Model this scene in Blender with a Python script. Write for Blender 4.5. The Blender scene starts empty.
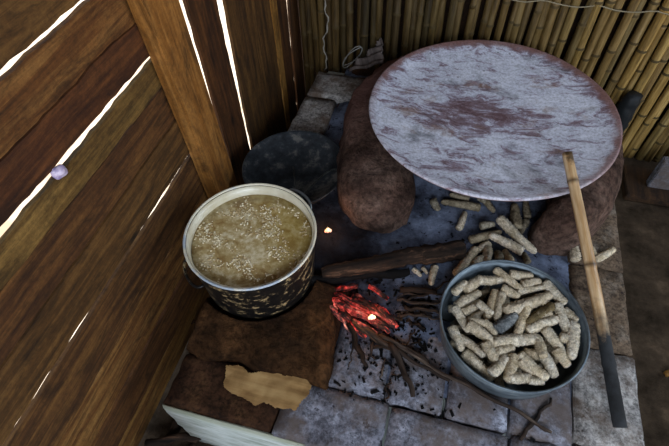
import bpy, bmesh, math, random
from mathutils import Vector, Matrix, noise
random.seed(7)
C = bpy.context.scene
COL = C.collection
PI = math.pi

# ------------------------------------------------------------------ camera
cam = bpy.data.objects.new('camera', bpy.data.cameras.new('camera'))
COL.objects.link(cam)
cam.data.sensor_width = 36.0
cam.data.lens = 477.0 / 669.0 * 36.0
cam.data.clip_start = 0.05
cam.matrix_world = Matrix((((0.966135, -0.187312, 0.177474), (0.256762, 0.766142, -0.589151), (-0.025615, 0.614768, 0.788292)))).to_4x4()
cam.matrix_world.translation = Vector((0, 0, 1.65))
C.camera = cam

# ------------------------------------------------------------------ world, lights, exposure
w = bpy.data.worlds.new('daylight')
C.world = w
w.use_nodes = True
w.node_tree.nodes['Background'].inputs[0].default_value = (0.72, 0.84, 1.0, 1)
w.node_tree.nodes['Background'].inputs[1].default_value = 0.9
sun = bpy.data.objects.new('sun', bpy.data.lights.new('sun', 'SUN'))
COL.objects.link(sun)
sun.data.energy = 7.0
sun.data.angle = 0.02
sun.data.color = (1.0, 0.93, 0.82)
sun.rotation_euler = (math.radians(-30), math.radians(-2), 0)
# daylight through the open side of the hut, to the right of and behind the camera
def area(name, loc, target, sx, sy, power, col):
    o = bpy.data.objects.new(name, bpy.data.lights.new(name, 'AREA'))
    COL.objects.link(o)
    o.data.shape = 'RECTANGLE'; o.data.size = sx; o.data.size_y = sy
    o.data.energy = power; o.data.color = col
    o.location = loc
    o.rotation_euler = (Vector(target) - Vector(loc)).to_track_quat('-Z', 'Y').to_euler()
    return o
area('doorway_daylight', (0.6, -1.5, 2.0), (0.1, 1.6, 0.0), 2.0, 1.0, 62, (0.80, 0.88, 1.0))
area('opening_daylight', (2.6, 1.2, 2.0), (0.3, 1.5, 0.0), 1.4, 0.8, 24, (0.72, 0.84, 1.0))
C.view_settings.view_transform = 'Standard'
C.view_settings.look = 'None'
C.view_settings.gamma = 1.0
C.view_settings.use_curve_mapping = False
C.view_settings.exposure = 0.42

# ------------------------------------------------------------------ helpers
def lin(h):
    r = []
    for i in (0, 2, 4):
        v = int(h[i:i+2], 16) / 255
        r.append(v / 12.92 if v < .04045 else ((v + .055) / 1.055) ** 2.4)
    return (*r, 1)

class MT:
    """node material helper"""
    def __init__(s, name, rough=.85, spec=.25, metal=0.0):
        s.m = bpy.data.materials.new(name); s.m.use_nodes = True
        s.t = s.m.node_tree; s.n = s.t.nodes; s.l = s.t.links
        s.b = s.n['Principled BSDF']
        s.b.inputs['Roughness'].default_value = rough
        s.b.inputs['Specular IOR Level'].default_value = spec
        s.b.inputs['Metallic'].default_value = metal
        s.tc = s.n.new('ShaderNodeTexCoord')
        s.oi = s.n.new('ShaderNodeObjectInfo')
    def new(s, k, **kw):
        n = s.n.new('ShaderNode' + k)
        for a, v in kw.items(): setattr(n, a, v)
        return n
    def coords(s, sc=(1, 1, 1), rnd=True, loc=(0, 0, 0), rot=(0, 0, 0)):
        mp = s.new('Mapping'); mp.inputs['Scale'].default_value = sc
        mp.inputs['Location'].default_value = loc; mp.inputs['Rotation'].default_value = rot
        src = s.tc.outputs['Object']
        if rnd:
            mu = s.math('MULTIPLY', s.oi.outputs['Random'], 37.0)
            va = s.new('VectorMath', operation='ADD')
            s.l.new(src, va.inputs[0]); s.l.new(mu, va.inputs[1]); src = va.outputs[0]
        s.l.new(src, mp.inputs[0])
        return mp.outputs[0]
    def math(s, op, a, b=None, c=None):
        n = s.new('Math', operation=op)
        for i, v in enumerate((a, b, c)):
            if v is None: continue
            if isinstance(v, (int, float)): n.inputs[i].default_value = v
            else: s.l.new(v, n.inputs[i])
        return n.outputs[0]
    def noise(s, vec, scale=5, det=6, rough=.6, dist=0):
        n = s.new('TexNoise'); n.inputs['Scale'].default_value = scale
        n.inputs['Detail'].default_value = det; n.inputs['Roughness'].default_value = rough
        n.inputs['Distortion'].default_value = dist
        s.l.new(vec, n.inputs['Vector']); return n.outputs[0]
    def voro(s, vec, scale=5, feature='F1'):
        n = s.new('TexVoronoi', feature=feature); n.inputs['Scale'].default_value = scale
        s.l.new(vec, n.inputs['Vector']); return n.outputs['Distance']
    def ramp(s, fac, stops, interp='LINEAR'):
        r = s.new('ValToRGB'); e = r.color_ramp.elements; r.color_ramp.interpolation = interp
        while len(e) < len(stops): e.new(.5)
        for k, (p, c) in enumerate(stops):
            e[k].position = p; e[k].color = lin(c) if isinstance(c, str) else (c, c, c, 1)
        s.l.new(fac, r.inputs[0]); return r.outputs[0]
    def mix(s, f, a, b, kind='MIX'):
        n = s.new('Mix', data_type='RGBA', blend_type=kind)
        for v, i in ((f, 0), (a, 6), (b, 7)):
            if isinstance(v, str): n.inputs[i].default_value = lin(v)
            elif isinstance(v, (int, float)): n.inputs[i].default_value = v if i == 0 else (v, v, v, 1)
            else: s.l.new(v, n.inputs[i])
        return n.outputs[2]
    def sep(s, what='Object'):
        n = s.new('SeparateXYZ'); s.l.new(s.tc.outputs[what], n.inputs[0]); return n.outputs
    def base(s, c): s.l.new(c, s.b.inputs['Base Color'])
    def rough(s, c): s.l.new(c, s.b.inputs['Roughness'])
    def bump(s, h, st=.4, d=.005):
        n = s.new('Bump'); n.inputs['Strength'].default_value = st; n.inputs['Distance'].default_value = d
        s.l.new(h, n.inputs['Height']); s.l.new(n.outputs[0], s.b.inputs['Normal'])

def obj(name, bm, mat=None, parent=None, smooth=False, loc=None):
    me = bpy.data.meshes.new(name)
    bmesh.ops.recalc_face_normals(bm, faces=bm.faces[:])
    bm.to_mesh(me); bm.free()
    if smooth:
        for p in me.polygons: p.use_smooth = True
    o = bpy.data.objects.new(name, me); COL.objects.link(o)
    if mat: me.materials.append(mat)
    if parent: o.parent = parent
    if loc is not None: o.location = loc
    return o
def empty(name, loc=(0, 0, 0), rz=0):
    o = bpy.data.objects.new(name, None); COL.objects.link(o)
    o.location = loc; o.rotation_euler = (0, 0, rz); o.empty_display_size = .05
    return o
def tag(o, label=None, cat=None, group=None, kind=None):
    if label: o['label'] = label
    if cat: o['category'] = cat
    if group: o['group'] = group
    if kind: o['kind'] = kind
    return o

def nz(p, f=1.0, seed=0.0):
    return noise.noise(Vector(p) * f + Vector((seed, seed * 1.7, -seed)))

def box_bm(x0, x1, y0, y1, z0, z1, bev=.004, cut=0, rough=0.0, seed=0):
    bm = bmesh.new()
    bmesh.ops.create_cube(bm, size=1)
    for v in bm.verts:
        v.co = Vector(((x0+x1)/2 + v.co.x*(x1-x0), (y0+y1)/2 + v.co.y*(y1-y0), (z0+z1)/2 + v.co.z*(z1-z0)))
    if bev: bmesh.ops.bevel(bm, geom=bm.edges[:], offset=bev, segments=2, affect='EDGES')
    if cut:
        bmesh.ops.subdivide_edges(bm, edges=[e for e in bm.edges if e.calc_length() > .03], cuts=cut, use_grid_fill=True)
    if rough:
        for v in bm.verts:
            v.co += Vector((nz(v.co, 22, seed), nz(v.co, 22, seed+5), nz(v.co, 22, seed+9))) * rough
    return bm

def tube_bm(pts, rads, seg=10, cap=True, wob=0.0, seed=0, bm=None, closed=False):
    bm = bm or bmesh.new()
    pts = [Vector(p) for p in pts]
    n = len(pts)
    if isinstance(rads, (int, float)): rads = [rads] * n
    rings = []; up = None
    for i, p in enumerate(pts):
        if closed: d = pts[(i+1) % n] - pts[i-1]
        else: d = pts[min(i+1, n-1)] - pts[max(i-1, 0)]
        d.normalize()
        if up is None:
            up = d.orthogonal().normalized()
        up = (up - d * up.dot(d)).normalized()
        s = d.cross(up)
        ring = []
        for k in range(seg):
            a = 2*PI*k/seg
            r = rads[i]
            if wob: r *= 1 + wob * nz(p*1.0 + (up*math.cos(a)+s*math.sin(a))*r*2, 30, seed)
            ring.append(bm.verts.new(p + (up*math.cos(a) + s*math.sin(a)) * r))
        rings.append(ring)
    m = n if closed else n-1
    for i in range(m):
        A, B = rings[i], rings[(i+1) % n]
        for k in range(seg):
            bm.faces.new((A[k], A[(k+1) % seg], B[(k+1) % seg], B[k]))
    if cap and not closed:
        bm.faces.new(rings[0][::-1]); bm.faces.new(rings[-1])
    return bm

def lathe_bm(prof, seg=64, bm=None, wob=0.0, seed=0):
    """prof: (r,z) list; r=0 closes"""
    bm = bm or bmesh.new(); rings = []
    for r, z in prof:
        if r <= 1e-6: rings.append([bm.verts.new((0, 0, z))]); continue
        ring = []
        for k in range(seg):
            a = 2*PI*k/seg
            rr = r * (1 + wob * nz((math.cos(a), math.sin(a), z*3), 1.6, seed))
            ring.append(bm.verts.new((rr*math.cos(a), rr*math.sin(a), z + wob*.3*r*nz((math.cos(a)*2, math.sin(a)*2, 4), 1, seed))))
        rings.append(ring)
    for A, B in zip(rings, rings[1:]):
        for k in range(seg):
            a, b = A[k % len(A)], A[(k+1) % len(A)]
            c, d = B[(k+1) % len(B)], B[k % len(B)]
            vs = []
            for v in (a, b, c, d):
                if v not in vs: vs.append(v)
            if len(vs) > 2:
                try: bm.faces.new(vs)
                except ValueError: pass
    return bm

def grid_bm(x0, x1, y0, y1, nx, ny, fn, keep=None, skirt=None):
    bm = bmesh.new(); V = []
    for j in range(ny+1):
        row = []
        for i in range(nx+1):
            x = x0 + (x1-x0)*i/nx; y = y0 + (y1-y0)*j/ny
            row.append(bm.verts.new((x, y, fn(x, y))))
        V.append(row)
    for j in range(ny):
        for i in range(nx):
            if keep and not keep(x0+(x1-x0)*(i+.5)/nx, y0+(y1-y0)*(j+.5)/ny): continue
            bm.faces.new((V[j][i], V[j][i+1], V[j+1][i+1], V[j+1][i]))
    loose = [v for v in bm.verts if not v.link_faces]
    bmesh.ops.delete(bm, geom=loose, context='VERTS')
    if skirt is not None:
        ed = [e for e in bm.edges if e.is_boundary]
        r = bmesh.ops.extrude_edge_only(bm, edges=ed)
        for v in [g for g in r['geom'] if isinstance(g, bmesh.types.BMVert)]: v.co.z = skirt
    return bm

# measured positions on the hearth, metres: x0, y0, x1, y1, radius
BASIN = [[0.202, 0.981, 0.254, 1.048, 0.0159], [0.159, 0.953, 0.199, 1.007, 0.0125], [0.178, 0.907, 0.251, 0.983, 0.0148], [0.205, 0.882, 0.262, 0.943, 0.0137], [0.225, 0.854, 0.274, 0.908, 0.0114], [0.173, 0.888, 0.226, 0.811, 0.0125], [0.247, 1.024, 0.35, 1.052, 0.0137], [0.302, 1.082, 0.398, 1.01, 0.0125], [0.311, 0.991, 0.288, 0.88, 0.0137], [0.329, 0.981, 0.317, 0.874, 0.0137], [0.356, 1.07, 0.437, 1.1, 0.0137], [0.4, 1.039, 0.471, 1.09, 0.0148], [0.49, 1.083, 0.544, 0.995, 0.0148], [0.351, 0.909, 0.495, 1.011, 0.0194], [0.386, 1.004, 0.483, 1.049, 0.0103], [0.316, 0.832, 0.378, 0.902, 0.0182], [0.414, 0.943, 0.385, 0.826, 0.0137], [0.421, 0.88, 0.501, 0.97, 0.0148], [0.421, 0.859, 0.524, 0.93, 0.0159], [0.518, 0.979, 0.552, 0.88, 0.0148], [0.547, 0.968, 0.591, 0.933, 0.0114], [0.587, 0.922, 0.574, 0.787, 0.0182], [0.315, 0.784, 0.459, 0.835, 0.0182], [0.224, 0.827, 0.319, 0.779, 0.0159], [0.202, 0.788, 0.286, 0.741, 0.0125], [0.227, 0.847, 0.304, 0.842, 0.0114], [0.225, 0.73, 0.318, 0.668, 0.0159], [0.172, 0.81, 0.21, 0.736, 0.0137], [0.284, 0.77, 0.33, 0.706, 0.0137], [0.313, 0.673, 0.355, 0.737, 0.0159], [0.377, 0.745, 0.362, 0.659, 0.0159], [0.396, 0.75, 0.481, 0.691, 0.0171], [0.419, 0.782, 0.492, 0.786, 0.0148], [0.479, 0.871, 0.539, 0.798, 0.0148], [0.475, 0.786, 0.523, 0.709, 0.0159], [0.514, 0.804, 0.568, 0.748, 0.0148], [0.361, 0.668, 0.432, 0.686, 0.0137], [0.428, 0.678, 0.474, 0.685, 0.0114], [0.528, 0.857, 0.573, 0.851, 0.0137], [0.397, 0.735, 0.435, 0.7, 0.0125], [0.451, 0.919, 0.497, 0.942, 0.0125], [0.321, 0.75, 0.375, 0.781, 0.0137], [0.527, 0.94, 0.56, 0.899, 0.0125], [0.328, 1.002, 0.387, 0.981, 0.0137], [0.455, 0.824, 0.472, 0.767, 0.0137], [0.247, 0.918, 0.299, 0.889, 0.0114], [0.276, 0.854, 0.315, 0.811, 0.0114], [0.442, 0.995, 0.483, 0.97, 0.0114]]
HEAP = [[0.162, 1.073, 0.236, 1.222, 0.016], [0.204, 1.25, 0.329, 1.326, 0.016], [0.276, 1.287, 0.412, 1.231, 0.018], [0.307, 1.375, 0.458, 1.23, 0.019], [0.238, 1.331, 0.297, 1.359, 0.015], [0.237, 1.213, 0.283, 1.263, 0.016], [0.28, 1.236, 0.281, 1.168, 0.018], [0.319, 1.233, 0.331, 1.193, 0.016], [0.228, 1.143, 0.263, 1.188, 0.015], [0.343, 1.245, 0.375, 1.189, 0.015], [0.063, 1.444, 0.234, 1.449, 0.017], [0.174, 1.412, 0.157, 1.311, 0.014], [0.252, 1.497, 0.295, 1.438, 0.014], [0.374, 1.497, 0.39, 1.361, 0.022], [0.423, 1.538, 0.432, 1.44, 0.015], [0.432, 1.426, 0.399, 1.334, 0.014], [0.095, 1.496, 0.183, 1.483, 0.015], [0.025, 1.442, 0.059, 1.392, 0.016], [0.215, 1.488, 0.253, 1.482, 0.013], [0.421, 1.252, 0.441, 1.205, 0.013]]
RIGHTC = [[0.607, 1.369, 0.626, 1.262, 0.021], [0.683, 1.339, 0.705, 1.288, 0.017], [0.7, 1.284, 0.78, 1.358, 0.018]]
LOGC = [[-0.001, 1.07, 0.037, 1.044, 0.01], [0.035, 1.085, 0.059, 1.062, 0.009], [0.081, 1.1, 0.077, 1.009, 0.016]]
STK = [[-0.245, 0.808, 0.003, 0.694, 0.011], [-0.034, 0.724, 0.082, 0.565, 0.013], [-0.16, 0.756, 0.192, 0.651, 0.009], [-0.199, 0.758, -0.097, 0.623, 0.012], [-0.071, 0.749, 0.115, 0.701, 0.01], [-0.036, 0.912, 0.146, 0.955, 0.007], [-0.034, 0.962, 0.104, 0.98, 0.014], [-0.004, 0.884, 0.131, 0.903, 0.009], [-0.024, 0.845, 0.102, 0.871, 0.007], [-0.089, 0.704, 0.049, 0.73, 0.008], [0.008, 0.916, 0.148, 1.037, 0.005], [-0.041, 0.602, -0.033, 0.674, 0.004], [-0.012, 0.533, -0.006, 0.606, 0.003], [-0.019, 0.942, 0.142, 0.989, 0.005], [-0.036, 0.818, 0.006, 0.859, 0.007], [0.01, 0.835, 0.082, 0.823, 0.006], [-0.115, 0.75, -0.07, 0.664, 0.005], [-0.157, 0.698, -0.157, 0.61, 0.004], [-0.009, 0.759, 0.04, 0.66, 0.004], [0.047, 0.809, 0.027, 0.734, 0.004], [0.059, 0.872, 0.155, 0.878, 0.004], [0.041, 0.749, 0.079, 0.77, 0.004]]
HOT = [[-0.315, 0.876, -0.195, 0.932, 0.013], [-0.277, 0.842, -0.047, 0.788, 0.016], [-0.274, 0.811, -0.179, 0.743, 0.012], [-0.201, 0.883, -0.022, 0.801, 0.02], [-0.267, 0.87, -0.12, 0.825, 0.013], [-0.18, 0.866, -0.034, 0.834, 0.014], [-0.297, 0.85, -0.196, 0.769, 0.01], [-0.155, 0.932, -0.07, 0.907, 0.012], [-0.241, 0.794, -0.084, 0.755, 0.011], [-0.332, 0.901, -0.232, 0.866, 0.012], [-0.303, 0.875, -0.136, 0.846, 0.011], [-0.244, 0.825, -0.121, 0.728, 0.01], [-0.152, 0.817, -0.043, 0.766, 0.01], [-0.287, 0.859, -0.226, 0.798, 0.013], [-0.104, 0.854, -0.016, 0.796, 0.011]]
LOGS = [[0.18, 1.194, -0.342, 0.937], [-0.425, 0.912, -0.013, 1.052], [-0.25, 1.023, -0.393, 0.81]]
LONG = [[-0.009, 0.716, 0.529, 0.571], [0.434, 0.518, 0.527, 0.678]]

# ------------------------------------------------------------------ materials
def wood_mat(name, c0, c1, c2, axis, rough=.75, knots=True):
    m = MT(name, rough, .3)
    st = [55, 55, 55]; st[axis] = 2.2
    g = m.noise(m.coords(tuple(st)), 1.0, 8, .65, .6)
    st2 = [9, 9, 9]; st2[axis] = 1.2
    b = m.noise(m.coords(tuple(st2)), 1.0, 7, .7, 1.6)
    f = m.math('ADD', m.math('MULTIPLY', g, .55), m.math('MULTIPLY', b, .55))
    c = m.ramp(f, [(.36, c0), (.52, c1), (.68, c2)])
    fine = m.noise(m.coords((55, 55, 55)), 1.0, 6, .85)
    c = m.mix(.75, c, m.ramp(fine, [(.3, .25), (.7, 1.0)]), 'MULTIPLY')
    st4 = [16, 16, 16]; st4[axis] = 4.5
    bl = m.noise(m.coords(tuple(st4), loc=(9, 3, 1)), 1.0, 8, .72, .8)
    c = m.mix(.8, c, m.ramp(bl, [(.36, .22), (.5, .85), (.62, 1.0)]), 'MULTIPLY')
    tint = m.ramp(m.oi.outputs['Random'], [(0, 'c09c7c'), (.25, 'e8e4c4'), (.5, 'd0a080'), (.75, 'f4f0d0'), (1, 'dcbca0')])
    c = m.mix(.75, c, tint, 'MULTIPLY')
    if knots:
        st3 = [7, 7, 7]; st3[axis] = 3.2
        v = m.voro(m.coords(tuple(st3)), 1.0)
        k = m.ramp(v, [(.0, 0.0), (.06, .1), (.13, 1.0)])
        c = m.mix(.8, c, k, 'MULTIPLY')
    m.base(c); m.bump(f, .5, .004)
    return m.m
M_PL_H = wood_mat('plank_wood_lengthwise', '2c1e10', '7c542a', 'b08850', 1)
M_PL_R = wood_mat('red_brown_plank_wood', '20140a', '5c3c20', '8a6236', 1)
M_PL_O = wood_mat('olive_plank_wood', '2e2412', '74592e', 'a6864e', 1)
M_PL_V = wood_mat('plank_wood_upright', '20140a', '5a3c1c', '845e32', 2)
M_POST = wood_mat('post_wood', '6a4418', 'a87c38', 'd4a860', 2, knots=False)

def simple0(name, col):
    m = MT(name, .7, .2); m.b.inputs['Base Color'].default_value = lin(col); return m.m
def cane_mat():
    m = MT('dried_cane', .5, .4)
    o = m.sep()
    g = m.noise(m.coords((50, 50, 4)), 1, 6, .65)
    c = m.ramp(g, [(.3, '5c4c30'), (.5, 'a48c5a'), (.72, 'd4be8c')])
    tint = m.ramp(m.oi.outputs['Random'], [(0, '9d9488'), (.3, 'ecd8a8'), (.6, 'b0a088'), (.8, 'fff0c4'), (1, '7e7a6c')])
    c = m.mix(.8, c, tint, 'MULTIPLY')
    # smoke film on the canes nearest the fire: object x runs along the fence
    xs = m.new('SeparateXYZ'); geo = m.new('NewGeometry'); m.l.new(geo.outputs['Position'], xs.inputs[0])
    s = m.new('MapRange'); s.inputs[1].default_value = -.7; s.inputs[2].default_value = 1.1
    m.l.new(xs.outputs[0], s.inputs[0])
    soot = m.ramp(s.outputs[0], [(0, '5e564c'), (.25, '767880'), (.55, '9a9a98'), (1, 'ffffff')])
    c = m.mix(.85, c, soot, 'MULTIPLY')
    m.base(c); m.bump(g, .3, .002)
    return m.m
M_CANE = cane_mat()
M_NODE = simple0('cane_node', '4c3f26')

def concrete_mat(name, dark, mid, light, spots, brown=0.0, bc='4a3020'):
    m = MT(name, .92, .15)
    a = m.noise(m.coords((1, 1, 1)), 9, 8, .7)
    f = m.noise(m.coords((1, 1, 1)), 70, 5, .7)
    c = m.ramp(a, [(.3, dark), (.5, mid), (.68, light)])
    c = m.mix(.75, c, m.ramp(f, [(.38, .25), (.56, 1.0)]), 'MULTIPLY')
    f3 = m.noise(m.coords((1, 1, 1), loc=(1, 8, 3)), 28, 8, .8)
    c = m.mix(.8, c, m.ramp(f3, [(.40, .35), (.52, 1.0)]), 'MULTIPLY')
    sp = m.ramp(m.noise(m.coords((1, 1, 1)), 26, 6, .75), [(.34, 0.0), (.40, 1.0)])
    c = m.mix(sp, spots, c)
    if brown:
        b = m.ramp(m.noise(m.coords((1, 1, 1), loc=(3, 1, 2)), 6, 7, .7), [(.5-brown*.4, 1.0), (.62-brown*.3, 0.0)])
        c = m.mix(m.math('MULTIPLY', b, .85), c, bc)
    m.base(c); h = m.math('ADD', f, m.math('MULTIPLY', a, 2.0)); m.bump(h, .6, .004)
    return m.m
M_CON = concrete_mat('ashy_concrete', '504e54', '7e7f8a', 'b0b4c2', '2f2c30', .25, '5f544e')
M_CON_P = concrete_mat('pale_concrete', '7a7674', 'aaa6a2', 'ccc8c2', '2e2824', .25, '5e4c3e')
M_CON_B = concrete_mat('earth_stained_concrete', '4a3c32', '766452', '8e8478', '2a2220', 1.0, '5c4634')
M_CON_D = concrete_mat('soot_brown_concrete', '26180e', '40291a', '5c4028', '120b07', .5, '2e1a0e')
def plaster_mat():
    m = MT('limewashed_plaster', .9, .15)
    z = m.sep()[2]
    n = m.noise(m.coords((6, 6, 22), rnd=False), 1, 7, .7)
    c = m.ramp(n, [(.3, '8f9a8c'), (.5, 'c3ccc6'), (.7, 'e2e8e8')])
    g = m.new('MapRange'); g.inputs[1].default_value = -.035; g.inputs[2].default_value = .012
    m.l.new(m.math('ADD', z, m.math('MULTIPLY', n, .03)), g.inputs[0])
    c = m.mix(m.math('MULTIPLY', g.outputs[0], .75), c, '86866a')
    m.base(c); m.bump(n, .5, .004); return m.m
M_PLAS = plaster_mat()

def clay_mat(name, c0, c1, c2, soot=0.5, seedloc=(0, 0, 0)):
    m = MT(name, .95, .1)
    a = m.noise(m.coords((1, 1, 1), rnd=False, loc=seedloc), 5, 7, .65, .3)
    f = m.noise(m.coords((1, 1, 1), rnd=False), 45, 6, .7)
    c = m.ramp(a, [(.32, c0), (.5, c1), (.66, c2)])
    c = m.mix(.8, c, m.ramp(f, [(.36, .25), (.58, 1.0)]), 'MULTIPLY')
    f3 = m.noise(m.coords((1, 1, 1), rnd=False), 16, 8, .75, .5)
    c = m.mix(.7, c, m.ramp(f3, [(.38, .3), (.55, 1.0)]), 'MULTIPLY')
    if soot:
        s = m.ramp(m.noise(m.coords((1, 1, 1), rnd=False, loc=(5, 2, 1)), 4.5, 5, .6), [(.38, 1.0), (.52, 0.0)])
        c = m.mix(m.math('MULTIPLY', s, soot), c, '17110e')
    cr = m.voro(m.coords((1, 1, 1), rnd=False), 13, 'DISTANCE_TO_EDGE')
    h = m.math('ADD', m.math('MULTIPLY', f, 1.0), m.math('MULTIPLY', f3, 2.5))
    m.base(c); m.bump(h, 1.0, .014)
    return m
M_CLAYK = clay_mat('brown_mud', '28190e', '4e341e', '6c4a2c', .4).m
def clay2():
    m = clay_mat('baked_clay', '4a362e', '755c50', '967c6e', .6)
    src = m.b.inputs['Base Color'].links[0].from_socket
    o = m.sep()
    g = m.new('MapRange'); g.inputs[1].default_value = -.15; g.inputs[2].default_value = .25
    m.l.new(m.math('ADD', o[1], m.math('MULTIPLY', o[0], -.25)), g.inputs[0])
    c = m.mix(m.math('MULTIPLY', g.outputs[0], .6), src, '86605a')
    m.base(c); return m.m
M_CLAY = clay2()

def comal_mat():
    m = MT('limed_clay_griddle', .62, .35)
    wv = m.noise(m.coords((1, 1, 1), rnd=False), 2.2, 4, .6)
    mp = m.coords((7, 20, 6), rnd=False, rot=(0, 0, -.12))
    va = m.new('VectorMath', operation='ADD'); m.l.new(mp, va.inputs[0])
    m.l.new(m.math('MULTIPLY', wv, 3.2), va.inputs[1])
    s = m.noise(va.outputs[0], 1.0, 12, .78, .8)
    o = m.sep()
    r = m.math('SQRT', m.math('ADD', m.math('POWER', o[0], 2), m.math('POWER', o[1], 2)))
    # worn pinkish clay in the middle and the upper left, lime thickest to the right and front
    dx = m.math('SUBTRACT', o[0], -.08); dy = m.math('SUBTRACT', o[1], .0)
    cen = m.math('SQRT', m.math('ADD', m.math('MULTIPLY', m.math('POWER', dx, 2), .8), m.math('MULTIPLY', m.math('POWER', dy, 2), 2.4)))
    cm = m.new('MapRange'); cm.inputs[1].default_value = .0; cm.inputs[2].default_value = .36
    cm.inputs[3].default_value = -.10; cm.inputs[4].default_value = .05
    m.l.new(cen, cm.inputs[0])
    f = m.math('ADD', s, cm.outputs[0])
    rr = m.new('MapRange'); rr.inputs[1].default_value = .44; rr.inputs[2].default_value = .545
    rr.inputs[3].default_value = 0; rr.inputs[4].default_value = -.13; m.l.new(r, rr.inputs[0])
    back = m.new('MapRange'); back.inputs[1].default_value = -.25; back.inputs[2].default_value = .45; back.inputs[3].default_value = .03; back.inputs[4].default_value = 1.25
    m.l.new(m.math('ADD', o[1], m.math('MULTIPLY', o[0], .25)), back.inputs[0])
    big = m.noise(m.coords((1, 1.6, 1), rnd=False, loc=(.4, .2, 0)), 3.2, 5, .6, .4)
    f = m.math('ADD', f, m.math('MULTIPLY', rr.outputs[0], back.outputs[0]))
    f = m.math('ADD', f, m.math('MULTIPLY', m.math('SUBTRACT', big, .5), .38))
    c = m.ramp(f, [(.34, '6c5256'), (.43, '8c7880'), (.475, 'a69cac'), (.52, 'd0d2e0'), (.66, 'e6e8f4')])
    # grey soot smudges
    g = m.ramp(m.noise(m.coords((3, 4, 3), rnd=False, loc=(2.3, .7, 0)), 1, 6, .7, .5), [(.56, 0.0), (.66, 1.0)])
    c = m.mix(m.math('MULTIPLY', g, .6), c, '4f5256')
    t = m.ramp(m.noise(m.coords((5, 9, 3), rnd=False, loc=(7.3, .7, 0)), 1, 6, .7, .5), [(.58, 0.0), (.68, 1.0)])
    c = m.mix(m.math('MULTIPLY', t, .55), c, '9a7a62')
    lipn = m.math('ADD', r, m.math('MULTIPLY', m.math('SUBTRACT', m.noise(m.coords((1, 1, 1), rnd=False), 18, 5, .7), .5), .06))
    lip = m.ramp(lipn, [(.500, 0.0), (.522, 1.0)])
    lb = m.new('MapRange'); lb.inputs[1].default_value = -.45; lb.inputs[2].default_value = -.05; lb.inputs[3].default_value = .12; lb.inputs[4].default_value = .85
    m.l.new(m.math('ADD', o[1], m.math('MULTIPLY', o[0], .5)), lb.inputs[0])
    c = m.mix(m.math('MULTIPLY', lip, lb.outputs[0]), c, '8a645c')
    sp = m.ramp(m.voro(m.coords((1, 1, 1), rnd=False), 16), [(.07, 1.0), (.11, 0.0)])
    c = m.mix(m.math('MULTIPLY', sp, .6), c, '3c3236')
    fine = m.noise(m.coords((1, 1, 1), rnd=False), 90, 4, .7)
    c = m.mix(.6, c, m.ramp(fine, [(.38, .45), (.56, 1.0)]), 'MULTIPLY')
    # unlimed baked clay below the lip
    ge = m.new('NewGeometry'); ns = m.new('SeparateXYZ'); m.l.new(ge.outputs['True Normal'], ns.inputs[0])
    uz = m.ramp(m.math('ADD', ns.outputs[2], .5), [(.45, 1.0), (.6, 0.0)])
    c = m.mix(m.math('MULTIPLY', uz, .75), c, '7a5750')
    m.base(c); m.bump(m.math('ADD', s, m.math('MULTIPLY', fine, .3)), .35, .004)
    return m.m
M_COMAL = comal_mat()

def soot_mat(name, c0, c1, c2=None, metal=0, rough=.7, scale=14, spec=.4):
    m = MT(name, rough, spec, metal)
    a = m.noise(m.coords((1, 1, 1.6), rnd=False), scale, 7, .7)
    st = [(.4, c0), (.55, c1)]
    if c2: st.append((.64, c2))
    c = m.ramp(a, st); m.base(c); m.bump(a, .4, .003)
    return m.m
M_PAN = soot_mat('sooty_iron', '15171a', '2a2e32', '5a5854', 0, .8, 9, .2)
M_POTOUT = soot_mat('sooted_enamel', '08080a', '1a1612', 'a08a64', 0, .45, 24)
M_WIRE = soot_mat('dull_wire', '22241f', '4a4c4a', None, .6, .5, 30)
def simple(name, col, rough=.5, spec=.5, metal=0, emit=None, es=0):
    m = MT(name, rough, spec, metal); m.b.inputs['Base Color'].default_value = lin(col)
    if emit: m.b.inputs['Emission Color'].default_value = lin(emit); m.b.inputs['Emission Strength'].default_value = es
    return m
def enamel():
    m = MT('cream_enamel', .3, .5)
    n = m.noise(m.coords((1, 1, 1), rnd=False), 7, 5, .6)
    m.base(m.ramp(n, [(.35, 'c9bd9c'), (.6, 'e8e2cc')])); return m.m
M_ENAM = enamel()
M_RIM = simple('worn_steel_rim', '6d7478', .35, .5, .7).m
def galv():
    m = MT('galvanised_metal', .42, .5, .55)
    a = m.noise(m.coords((1, 1, 4), rnd=False), 10, 6, .65)
    v = m.voro(m.coords((1, 1, 1), rnd=False), 45)
    f = m.math('ADD', a, m.math('MULTIPLY', v, .12))
    m.base(m.ramp(f, [(.35, '424c54'), (.55, '66727a'), (.75, '8a969c')]))
    m.rough(m.math('ADD', .3, m.math('MULTIPLY', a, .3))); m.bump(a, .1, .002)
    return m.m
M_GALV = galv()
def cob_mat(name, c0, c1, c2):
    m = MT(name, .85, .2)
    v = m.voro(m.coords((1, 1, 1)), 190)
    n = m.noise(m.coords((1, 1, 1)), 40, 4, .6)
    c = m.ramp(n, [(.3, c0), (.5, c1), (.7, c2)])
    c = m.mix(.45, c, m.ramp(v, [(.15, 1.0), (.6, .45)]), 'MULTIPLY')
    n2 = m.noise(m.coords((1, 1, 1)), 130, 4, .8)
    c = m.mix(.75, c, m.ramp(n2, [(.40, .35), (.56, 1.0)]), 'MULTIPLY')
    tint = m.ramp(m.oi.outputs['Random'], [(0, 'd8c8ac'), (.4, 'ffffff'), (.7, 'f4e4c8'), (1, 'e4dcd4')])
    c = m.mix(.7, c, tint, 'MULTIPLY')
    m.base(c); m.bump(m.math('SUBTRACT', 1.0, v), .7, .003)
    return m.m
M_COB = cob_mat('dry_corn_cob', 'c0b294', 'f4e8d0', 'fffaec')
M_COBG = cob_mat('mouldy_grey_cob', '4e545a', '868c90', 'a8acac')
M_COBB = cob_mat('brown_cob', '54452c', '82704e', 'a39470')
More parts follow.
